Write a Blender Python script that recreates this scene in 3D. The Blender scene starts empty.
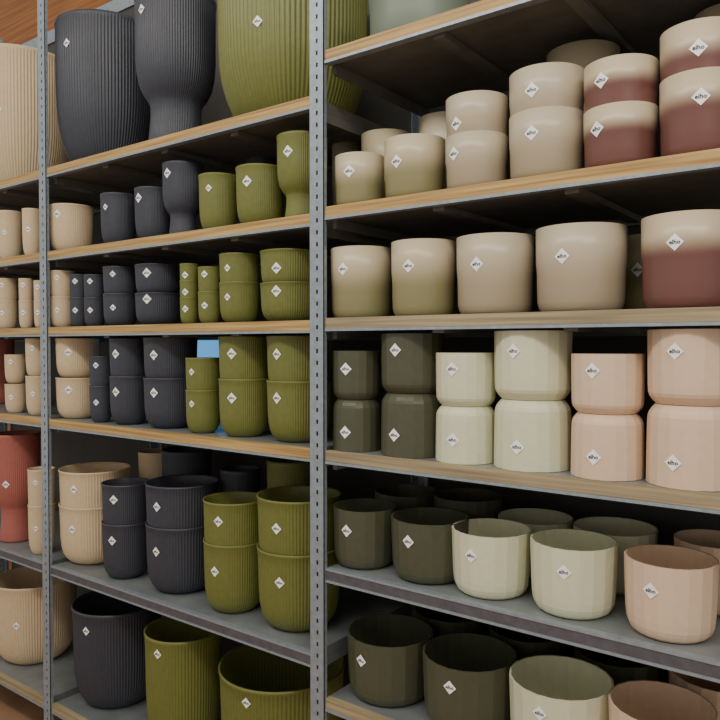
import bpy, math, random
from mathutils import Vector
random.seed(3)
D=1.4      # distance of the shelf front from the aisle viewpoint (m)
CZ=1.5     # eye height (m)
# shelf surface heights (m)
SZ={'R1':2.237,'R2':1.847,'R3':1.568,'R4':1.233,'R5':.934,'R6':.601,
    'L1':2.134,'L2':1.836,'L3':1.564,'L4':1.233,'L5':.702,'L6':.196}
# shelf, style, colour, x, y, radius, (height [, lower height, lift of upper pot]), (sticker angle*100, sticker height ...)   (mm)
S,G,B,Q,W='smooth','ribbed','foot','facet','round'
T=[
('R1',S,'grey',-982,1559,129,(212,),()),
('R2',S,'g_olive',-1106,1473,63,(129,),(-136,82)),
('R2',S,'g_olive',-947,1484,74,(145,),(-163,84)),
('R2',S,'g_taupe',-778,1480,70,(122,122,87),(-180,56,-189,78)),
('R2',S,'g_taupe',-615,1489,79,(142,142,89),(-157,90,-157,91)),
('R2',S,'g_maroon',-456,1481,71,(121,121,90),(-181,78,-194,76)),
('R2',S,'g_maroon',-309,1480,70,(152,152,89),(-140,99,-133,100)),
('R2',S,'g_olive',-1139,1639,69,(229,),()),
('R2',S,'g_taupe',-964,1657,67,(246,),()),
('R2',S,'g_olive',-606,1683,83,(338,),()),
('R2',S,'g_maroon',-298,1686,66,(347,),()),
('R3',S,'g_olive',-1112,1489,79,(178,),(-156,121)),
('R3',S,'g_olive',-924,1488,78,(179,),(-149,116)),
('R3',S,'g_taupe',-739,1497,87,(175,),(-159,108)),
('R3',S,'g_taupe',-543,1503,93,(177,),(-163,111)),
('R3',S,'g_maroon',-329,1496,86,(178,),(-163,121)),
('R3',S,'g_olive',-440,1690,84,(172,),()),
('R4',Q,'darkolive',-1115,1474,62,(124,129,129),(-140,78,-143,49)),
('R4',Q,'darkolive',-956,1489,77,(144,151,151),(-156,104,-160,53)),
('R4',Q,'cream',-804,1482,70,(122,128,128),(-154,85,-151,54)),
('R4',Q,'cream',-646,1496,84,(149,149,149),(-167,105,-156,51)),
('R4',Q,'peach',-479,1484,72,(121,129,129),(-167,87,-162,45)),
('R4',Q,'peach',-319,1495,83,(143,154,154),(-174,101,-176,48)),
('R5',Q,'darkolive',-1107,1498,83,(151,),(-154,100)),
('R5',Q,'darkolive',-918,1511,96,(147,),(-160,103)),
('R5',Q,'cream',-750,1506,91,(145,),(-163,99)),
('R5',Q,'cream',-556,1506,91,(149,),(-143,102)),
('R5',Q,'peach',-358,1502,87,(148,),(-175,99)),
('R5',Q,'darkolive',-1116,1712,92,(153,),()),
('R5',Q,'darkolive',-924,1715,92,(165,),()),
('R5',Q,'cream',-732,1714,93,(134,),()),
('R5',Q,'cream',-534,1715,95,(139,),()),
('R5',Q,'peach',-316,1702,82,(147,),()),
('R6',Q,'darkolive',-1049,1529,112,(161,),(-168,115)),
('R6',Q,'darkolive',-819,1531,113,(163,),(-149,120)),
('R6',Q,'cream',-591,1527,112,(167,),(-159,129)),
('R6',Q,'peach',-376,1517,102,(176,),()),
('R6',Q,'darkolive',-1000,1765,106,(158,),()),
('R6',Q,'darkolive',-770,1768,106,(160,),()),
('R6',Q,'darkolive',-540,1765,104,(160,),()),
('R6',Q,'peach',-320,1760,100,(165,),()),
('L1',W,'beige',-3071,1640,200,(595,),()),
('L1',W,'black',-2381,1599,179,(536,),(-143,427)),
('L1',B,'black',-1923,1552,132,(497,),(-162,426)),
('L1',W,'green',-1491,1648,228,(469,),()),
('L2',G,'beige',-2455,1497,77,(174,),(-124,135)),
('L2',G,'black',-2140,1480,60,(174,),(-141,125)),
('L2',G,'black',-1951,1481,61,(169,),(-155,133)),
('L2',B,'black',-1807,1484,64,(228,),(-154,191)),
('L2',G,'green',-1639,1479,59,(168,),(-125,122)),
('L2',G,'green',-1476,1490,70,(169,),(-136,120)),
('L2',B,'green',-1315,1490,70,(231,),(-144,178)),
('L2',S,'g_olive',-1359,1746,46,(274,),()),
('L2',G,'black',-1691,1709,49,(292,),()),
('L3',G,'beige',-2464,1464,44,(113,113,94),()),
('L3',G,'black',-2337,1452,32,(105,105,81),()),
('L3',G,'black',-2248,1456,36,(101,101,79),()),
('L3',G,'black',-2129,1477,57,(110,110,90),()),
('L3',G,'black',-1947,1494,74,(104,104,92),(-116,73,-116,82)),
('L3',G,'green',-1738,1448,28,(81,81,102),()),
('L3',G,'green',-1653,1454,34,(95,95,73),()),
('L3',G,'green',-1551,1479,59,(118,118,82),(-140,74,-140,73)),
('L3',G,'green',-1373,1507,87,(108,108,89),(-132,55,-132,82)),
('L4',G,'beige',-2422,1497,77,(149,149,143),(-99,98,-99,106)),
('L4',G,'black',-2218,1458,38,(127,127,102),()),
('L4',G,'black',-2093,1485,65,(164,164,126),(-138,111,-138,111)),
('L4',G,'black',-1901,1507,87,(163,163,129),(-134,106,-134,116)),
('L4',G,'green',-1705,1474,54,(132,132,97),(-143,89,-143,90)),
('L4',G,'green',-1549,1496,76,(170,170,123),(-128,119,-128,115)),
('L4',G,'green',-1347,1512,92,(170,170,123),(-159,119,-159,123)),
('L5',G,'beige',-2395,1547,127,(217,217,126),(-119,157,-126,139)),
('L5',G,'beige',-2270,1735,72,(395,),()),
('L5',G,'black',-2139,1502,82,(193,193,133),(-115,145,-124,139)),
('L5',G,'black',-1885,1539,119,(221,221,131),(-144,156,-148,144)),
('L5',G,'green',-1612,1515,95,(212,212,123),(-130,159,-145,133)),
('L5',G,'green',-1374,1541,121,(227,227,146),(-140,151,-132,150)),
('L5',G,'black',-2072,1712,90,(422,),()),
('L5',G,'black',-1773,1693,68,(385,),()),
('L5',G,'green',-1549,1696,76,(436,),()),
('L6',G,'black',-2307,1582,162,(361,),(-135,300)),
('L6',G,'green',-1892,1548,128,(368,),(-140,324)),
('L6',G,'green',-1509,1613,193,(328,),(-139,286)),
('L2',G,'coral',-3319,1638,78,(303,),()),
('L2',G,'beige',-2845,1467,47,(194,),()),
('L2',G,'beige',-2656,1457,37,(181,),()),
('L3',G,'beige',-2863,1460,40,(114,114,87),()),
('L3',G,'beige',-2688,1446,26,(107,107,84),()),
('L3',G,'beige',-2580,1444,24,(103,103,74),()),
('L4',G,'coral',-3283,1631,71,(307,),()),
('L4',G,'beige',-2799,1459,39,(114,114,116),()),
('L4',G,'beige',-2640,1464,44,(150,150,143),()),
('L5',B,'coral',-2899,1512,92,(439,),()),
('L5',G,'beige',-2631,1469,49,(190,190,136),()),
('L6',G,'beige',-2898,1587,167,(334,),()),
]
POTS=[]
for sh,st,col,x,y,r,hs,sk in T:
    x,y,r=x/1000,y/1000,r/1000;z0=SZ[sh]
    lv=[(0,hs[0])] if len(hs)==1 else [(hs[2],hs[0]),(0,hs[1])]
    if (sh,x)==('L3',-1.738): lv=[(102,81),(51,81),(0,81)]
    for j,(lift,h) in enumerate(lv):
        if len(sk)>2*j: phi,zs=sk[2*j]/100,sk[2*j+1]/1000
        else: phi,zs=math.atan2(-y,-x)-.45,h/1000*(.75 if len(lv)==2 and j==0 else .55)
        flip=st==Q and len(lv)==2 and j==1
        POTS.append((st,col,x,y,z0+lift/1000+.0005,r,h/1000-.001,phi,zs,flip,sh in('R5','R6')))

# ---------------- materials
def lin(h):
    h=h.lstrip('#');v=[int(h[i:i+2],16)/255 for i in (0,2,4)]
    return tuple([(q/12.92 if q<=.04045 else ((q+.055)/1.055)**2.4) for q in v]+[1])
def mat(name,col,rough=.5,metal=0,noise=0,scale=30,spec=.4):
    m=bpy.data.materials.new(name);m.use_nodes=True;n=m.node_tree;b=n.nodes['Principled BSDF']
    b.inputs['Roughness'].default_value=rough;b.inputs['Metallic'].default_value=metal
    b.inputs['Specular IOR Level'].default_value=spec
    col=lin(col) if isinstance(col,str) else col
    b.inputs['Base Color'].default_value=col
    if noise:
        tc=n.nodes.new('ShaderNodeTexCoord');nt=n.nodes.new('ShaderNodeTexNoise');nt.inputs['Scale'].default_value=scale;nt.inputs['Detail'].default_value=5
        cr=n.nodes.new('ShaderNodeValToRGB');k=noise
        cr.color_ramp.elements[0].color=tuple([x*(1-k) for x in col[:3]]+[1]);cr.color_ramp.elements[1].color=tuple([min(1,x*(1+k)) for x in col[:3]]+[1])
        cr.color_ramp.elements[0].position=.3;cr.color_ramp.elements[1].position=.7
        n.links.new(tc.outputs['Object'],nt.inputs['Vector']);n.links.new(nt.outputs['Fac'],cr.inputs['Fac']);n.links.new(cr.outputs['Color'],b.inputs['Base Color'])
    return m
def gradmat(name,top,bot,pos,soft,rough=.3):
    m=mat(name,top,rough);n=m.node_tree;b=n.nodes['Principled BSDF']
    tc=n.nodes.new('ShaderNodeTexCoord');sp=n.nodes.new('ShaderNodeSeparateXYZ');nt=n.nodes.new('ShaderNodeTexNoise');nt.inputs['Scale'].default_value=14
    ma=n.nodes.new('ShaderNodeMath');ma.operation='MULTIPLY_ADD';ma.inputs[1].default_value=.06
    cr=n.nodes.new('ShaderNodeValToRGB');e=cr.color_ramp.elements;cr.color_ramp.interpolation='EASE'
    e[0].position=pos-soft+.03;e[0].color=lin(bot);e[1].position=pos+soft+.03;e[1].color=lin(top)
    n.links.new(tc.outputs['Generated'],sp.inputs[0]);n.links.new(tc.outputs['Object'],nt.inputs['Vector'])
    n.links.new(nt.outputs['Fac'],ma.inputs[0]);n.links.new(sp.outputs['Z'],ma.inputs[2]);n.links.new(ma.outputs[0],cr.inputs['Fac']);n.links.new(cr.outputs['Color'],b.inputs['Base Color'])
    return m
M={'black':mat('anthracite_plastic','#3a3c44',.42,0,.08,60),
'green':mat('olive_green_plastic','#6b6e36',.42,0,.07,60),
'beige':mat('beige_plastic','#cbb491',.5,0,.04,60),
'coral':mat('coral_plastic','#a56055',.5,0,.05,60),
'darkolive':mat('dark_olive_plastic','#4b4c3a',.38,0,.06,60),
'cream':mat('cream_plastic','#cecdae',.38,0,.03,60),
'peach':mat('peach_plastic','#d6ba9e',.38,0,.03,60),
'grey':mat('grey_green_plastic','#6f7969',.4),
'g_olive':gradmat('glazed_olive','#bfb192','#837d57',.55,.2),
'g_taupe':gradmat('glazed_taupe','#b9ac93','#9e8f75',.52,.22),
'g_maroon':gradmat('glazed_maroon','#c0af92','#6c463f',.67,.13)}
m_white=mat('sticker_paper','#f6f6f4',.5)
m_ink=mat('sticker_ink','#15171c',.5)
m_steel=mat('galvanised_steel','#929ba3',.42,.4,.12,60)
m_lip=mat('dull_steel_edge','#605e64',.4,.4,.15,40)
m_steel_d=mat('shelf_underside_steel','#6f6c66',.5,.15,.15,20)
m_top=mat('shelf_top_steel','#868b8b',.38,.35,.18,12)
def wood(name,a,b2,rough=.5,vec=(1.5,30,60)):
    m=mat(name,a,rough);n=m.node_tree;b=n.nodes['Principled BSDF']
    tc=n.nodes.new('ShaderNodeTexCoord');mp=n.nodes.new('ShaderNodeMapping');mp.inputs['Scale'].default_value=vec
    nt=n.nodes.new('ShaderNodeTexNoise');nt.inputs['Scale'].default_value=2;nt.inputs['Detail'].default_value=6
    cr=n.nodes.new('ShaderNodeValToRGB');cr.color_ramp.elements[0].position=.35;cr.color_ramp.elements[1].position=.65
    cr.color_ramp.elements[0].color=lin(a);cr.color_ramp.elements[1].color=lin(b2)
    n.links.new(tc.outputs['Object'],mp.inputs[0]);n.links.new(mp.outputs[0],nt.inputs['Vector']);n.links.new(nt.outputs['Fac'],cr.inputs[0]);n.links.new(cr.outputs[0],b.inputs['Base Color'])
    return m
m_wood=wood('pine_edge','#94713f','#c0a066')
m_wood2=wood('worn_board_edge','#80735a','#aa9875')
m_wallwood=wood('wall_planks','#85501f','#a56a35',.6,(1,30,30))
m_back=mat('back_panel_paint','#45433f',.7,0,.2,6)

# ---------------- mesh helpers
def newobj(name,verts,faces,mats,midx=None,smooth=None,loc=(0,0,0),parent=None):
    me=bpy.data.meshes.new(name);me.from_pydata(verts,[],faces)
    for m in mats: me.materials.append(m)
    if midx: me.polygons.foreach_set('material_index',midx)
    if smooth is not None: me.polygons.foreach_set('use_smooth',smooth)
    me.validate();me.update()
    o=bpy.data.objects.new(name,me);o.location=loc;bpy.context.collection.objects.link(o)
    if parent: o.parent=parent
    return o
class MB:
    def __init__(s): s.v=[];s.f=[];s.m=[]
    def box(s,x0,x1,y0,y1,z0,z1,mi=0):
        b=len(s.v);s.v+=[(x0,y0,z0),(x1,y0,z0),(x1,y1,z0),(x0,y1,z0),(x0,y0,z1),(x1,y0,z1),(x1,y1,z1),(x0,y1,z1)]
        s.f+=[tuple(b+i for i in q) for q in ((0,3,2,1),(4,5,6,7),(0,1,5,4),(1,2,6,5),(2,3,7,6),(3,0,4,7))];s.m+=[mi]*6
PROF={
'ribbed':[(0,.60),(.012,.64),(.045,.73),(.1,.82),(.18,.89),(.3,.935),(.45,.955),(.65,.965),(.85,.975),(.95,.985),(.975,1.0),(1,1.0)],
'round':[(0,.54),(.012,.575),(.04,.65),(.08,.73),(.14,.81),(.22,.88),(.32,.94),(.42,.97),(.6,.985),(.8,.99),(.96,.99),(.98,1.0),(1,1.0)],
'foot':[(0,.68),(.02,.70),(.1,.66),(.22,.62),(.29,.62),(.325,.67),(.36,.77),(.42,.88),(.5,.945),(.6,.975),(.75,.98),(.95,.985),(.975,1.0),(1,1.0)],
'facet':[(0,.80),(.015,.83),(.05,.885),(.1,.945),(.15,.975),(.25,.985),(.6,.995),(1,1)],
'bowl':[(0,.76),(.015,.80),(.045,.86),(.09,.90),(.15,.935),(.25,.955),(.42,.97),(.7,.985),(1,1)],
'smooth':[(0,.84),(.02,.88),(.06,.925),(.12,.955),(.3,.965),(.46,.97),(.53,.98),(.58,.99),(.7,.995),(1,1)]}
def prof_at(st,t):
    P=PROF[st]
    for a,b in zip(P,P[1:]):
        if t<=b[0]: k=(t-a[0])/(b[0]-a[0]);return a[1]+(b[1]-a[1])*k
    return P[-1][1]
cu=bpy.data.curves.new('lettering','FONT');cu.body='elho';cu.size=1;cu.align_x='CENTER';cu.align_y='CENTER';cu.resolution_u=2;cu.offset=.02
ob=bpy.data.objects.new('lettering',cu);bpy.context.collection.objects.link(ob)
bpy.context.view_layer.update()
me=bpy.data.meshes.new_from_object(ob.evaluated_get(bpy.context.evaluated_depsgraph_get()))
TXV=[(v.co.x,v.co.y) for v in me.vertices];TXF=[tuple(q.vertices) for q in me.polygons]
bpy.data.objects.remove(ob)
def make_pot(st,col,x,y,z,rad,h,phi,zs,flip,bowl):
    rib=st in('ribbed','foot','round')
    nm={'ribbed':'ribbed_plant_pot','round':'ribbed_plant_pot','foot':'footed_ribbed_planter','facet':'faceted_plant_pot','smooth':'glazed_plant_pot'}[st]
    if rib: nr=76 if rad<.13 else 96;per=6;n=nr*per;amp=.018
    elif st=='facet': n=20;amp=0
    else: n=72;amp=0
    if bowl: st='bowl'
    V=[];Fc=[];mi=[];sm=[]
    P=PROF[st];wall=min(.04,.0035/rad+.006)
    if rib: shape=[1-amp*(1-abs(math.cos(math.pi*i/per))) for i in range(per)]*nr
    else: shape=[1]*n
    rings=[]
    for t,r in P: rings.append((t*h,r,1 if t<.97 else 0))
    rings.append((h,P[-1][1]-wall,0))
    for t,r in reversed(P[2:-1]): rings.append((max(t*h,.012),r-wall-amp*.5,.6 if t<.9 else 0))
    rings.append((.012,.5,0))
    off=random.random()*6.28
    for zz,r,k in rings:
        for i in range(n):
            a=off+2*math.pi*i/n;rr=rad*r*(1-k*(1-shape[i]))
            V.append((rr*math.cos(a),rr*math.sin(a),zz))
    fac=n==20
    for j in range(len(rings)-1):
        for i in range(n):
            i2=(i+1)%n;Fc.append((j*n+i,j*n+i2,(j+1)*n+i2,(j+1)*n+i));mi.append(0)
            sm.append(not fac)
    Fc.append(tuple(reversed(range(n))));mi.append(0);sm.append(False)
    b=(len(rings)-1)*n;Fc.append(tuple(range(b,b+n)));mi.append(0);sm.append(False)
    if flip: V=[(a,-bb,h-cc) for a,bb,cc in V]
    hs=.016 if rad>.06 else .011
    hs=min(hs,h*.3)
    def put(u,v,e):
        zz=zs+v;t=min(1,max(0,(h-zz if flip else zz)/h))
        rr=rad*prof_at(st,t)+e;a=phi+u/rad
        return (rr*math.cos(a),rr*math.sin(a),zz)
    N=6;b=len(V)
    for i in range(N+1):
        for j in range(N+1):
            s1=(i/N*2-1)*hs;t1=(j/N*2-1)*hs
            V.append(put((s1-t1)*.5,(s1+t1)*.5,.0010))
    for i in range(N):
        for j in range(N):
            q=b+i*(N+1)+j;Fc.append((q,q+N+1,q+N+2,q+1));mi.append(1);sm.append(False)
    b=len(V);k=hs*.72
    for a1,b1 in TXV: V.append(put(a1*k,b1*k,.0016))
    for f in TXF: Fc.append(tuple(b+i for i in f));mi.append(2);sm.append(False)
    return newobj(nm,V,Fc,[M[col],m_white,m_ink],mi,sm,(x,y,z))
for q in POTS: make_pot(*q)

# ---------------- shelving rack (one object, parts parented)
rack=bpy.data.objects.new('steel_shelving_rack',None);bpy.context.collection.objects.link(rack)
XP=[-3.765,-2.474,-1.183,.11]
DEP=.5;ZT=3.1
def post(name,x):
    mb=MB()
    w=.044;per=.03;nz=int(ZT/per)
    def flange(P):
        for k in range(nz):
            z0=k*per;z1=z0+per;b=len(mb.v)
            for u,v in ((0,z0),(1,z0),(1,z1),(0,z1),(.42,z0+.0095),(.57,z0+.0095),(.57,z1-.0095),(.42,z1-.0095)): mb.v.append(P(u,v))
            for q in ((0,1,5,4),(1,2,6,5),(2,3,7,6),(3,0,4,7)): mb.f.append(tuple(b+i for i in q));mb.m.append(0)
    for yf in (D-.004,D+DEP+.004):
        sgn=1 if yf<D+.1 else -1
        flange(lambda u,v:(x-w/2+u*w,yf,v))
        flange(lambda u,v:(x-w/2,yf+sgn*u*.034,v))
        flange(lambda u,v:(x+w/2,yf+sgn*u*.012,v))
    o=newobj(name,mb.v,mb.f,[m_steel],mb.m,parent=rack)
    md=o.modifiers.new('thickness','SOLIDIFY');md.thickness=.002
    return o
for i,x in enumerate(XP): post('upright_%d'%(i+1),x)
TH=.030;ns=0
def shelf(x0,x1,z,kind):
    global ns;ns+=1
    mb=MB();x0+=.0235;x1-=.0235
    mb.box(x0,x1,D+.018,D+DEP-.01,z-TH+.004,z-.0005,1)
    if kind=='wood': mb.box(x0,x1,D,D+.0175,z-TH+.004,z,0); mb.box(x0,x1,D-.002,D+.02,z-TH-.003,z-TH+.0035,2)
    else: mb.box(x0,x1,D,D+.0175,z-.006,z,2); mb.box(x0,x1,D+.002,D+.0175,z-TH,z-.0062,4); mb.box(x0,x1,D,D+.0175,z-TH-.006,z-TH-.0002,2)
    mb.box(x0,x1,D+DEP-.03,D+DEP-.012,z-TH-.015,z-TH+.0035,1)
    for k in range(1,4):
        xx=x0+(x1-x0)*k/4;mb.box(xx-.015,xx+.015,D+.03,D+DEP-.03,z-TH-.01,z-TH+.0035,1)
    for xx in (x0,x1-.012): mb.box(xx,xx+.012,D+.03,D+DEP-.03,z-TH-.022,z-TH+.0035,1)
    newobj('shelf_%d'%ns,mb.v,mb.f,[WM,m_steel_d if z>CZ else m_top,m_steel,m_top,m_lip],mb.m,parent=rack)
for k,z in SZ.items():
    WM=m_wood if k in('R1','R2','L1','L2','L3','L4') else m_wood2
    kind='steel' if k in('R5','L5') else 'wood'
    if k[0]=='R': shelf(XP[2],XP[3],z,kind)
    else: shelf(XP[1],XP[2],z,kind);shelf(XP[0],XP[1],z,kind)
mb=MB()
for a,b in zip(XP,XP[1:]): mb.box(a+.026,b-.026,D+DEP+.02,D+DEP+.03,.0,3.0)
newobj('rear_panel',mb.v,mb.f,[m_back],mb.m,parent=rack)
mb=MB();mb.box(XP[0],XP[3],D+DEP+.012,D+DEP+.019,2.96,3.02)
newobj('rear_rail',mb.v,mb.f,[m_steel],mb.m,parent=rack)
# ---------------- room
mb=MB();mb.box(-7,3,-3,2.6,-.1,0)
newobj('floor',mb.v,mb.f,[mat('floor_tile','#a07c5f',.5,0,.15,8)],mb.m)
mb=MB();mb.box(-7,3,2.3,2.4,0,4)
newobj('wall_back',mb.v,mb.f,[m_wallwood],mb.m)
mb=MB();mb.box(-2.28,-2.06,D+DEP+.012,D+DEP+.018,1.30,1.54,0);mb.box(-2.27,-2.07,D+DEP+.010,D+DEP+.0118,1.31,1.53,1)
ms=mat('blue_panel_glow','#5fa8d8',.2);bb=ms.node_tree.nodes['Principled BSDF'];bb.inputs['Emission Color'].default_value=lin('#5fb0ee');bb.inputs['Emission Strength'].default_value=.9  # blue screen panel, no window; glow added so it isn't dark behind the shelves
newobj('blue_panel',mb.v,mb.f,[M['black'],ms],mb.m)

# ---------------- light
w=bpy.data.worlds.new('world');bpy.context.scene.world=w;w.use_nodes=True
w.node_tree.nodes['Background'].inputs[0].default_value=(1,.965,.905,1);w.node_tree.nodes['Background'].inputs[1].default_value=.73
def area(x,y,z,sx,sy,e,tgt,col=(1,.95,.87)):
    l=bpy.data.lights.new('ceiling_lamp','AREA');l.shape='RECTANGLE';l.size=sx;l.size_y=sy;l.energy=e;l.color=col
    o=bpy.data.objects.new('ceiling_lamp',l);o.location=(x,y,z);bpy.context.collection.objects.link(o)
    o.rotation_euler=(Vector(tgt)-Vector((x,y,z))).to_track_quat('-Z','Y').to_euler()
area(-1.2,-.6,3.6,3.5,.3,58,(-1.2,1.4,1.4))
area(1.2,-.3,3.4,1.5,.8,34,(-.5,1.5,1.6))
cd=bpy.data.cameras.new('camera');cam=bpy.data.objects.new('camera',cd);bpy.context.collection.objects.link(cam)
cd.sensor_width=36;cd.lens=36;cd.clip_start=.02
cam.location=(0,0,CZ);cam.rotation_euler=(math.pi/2-math.radians(1.19),0,math.radians(36.87))
bpy.context.scene.camera=cam
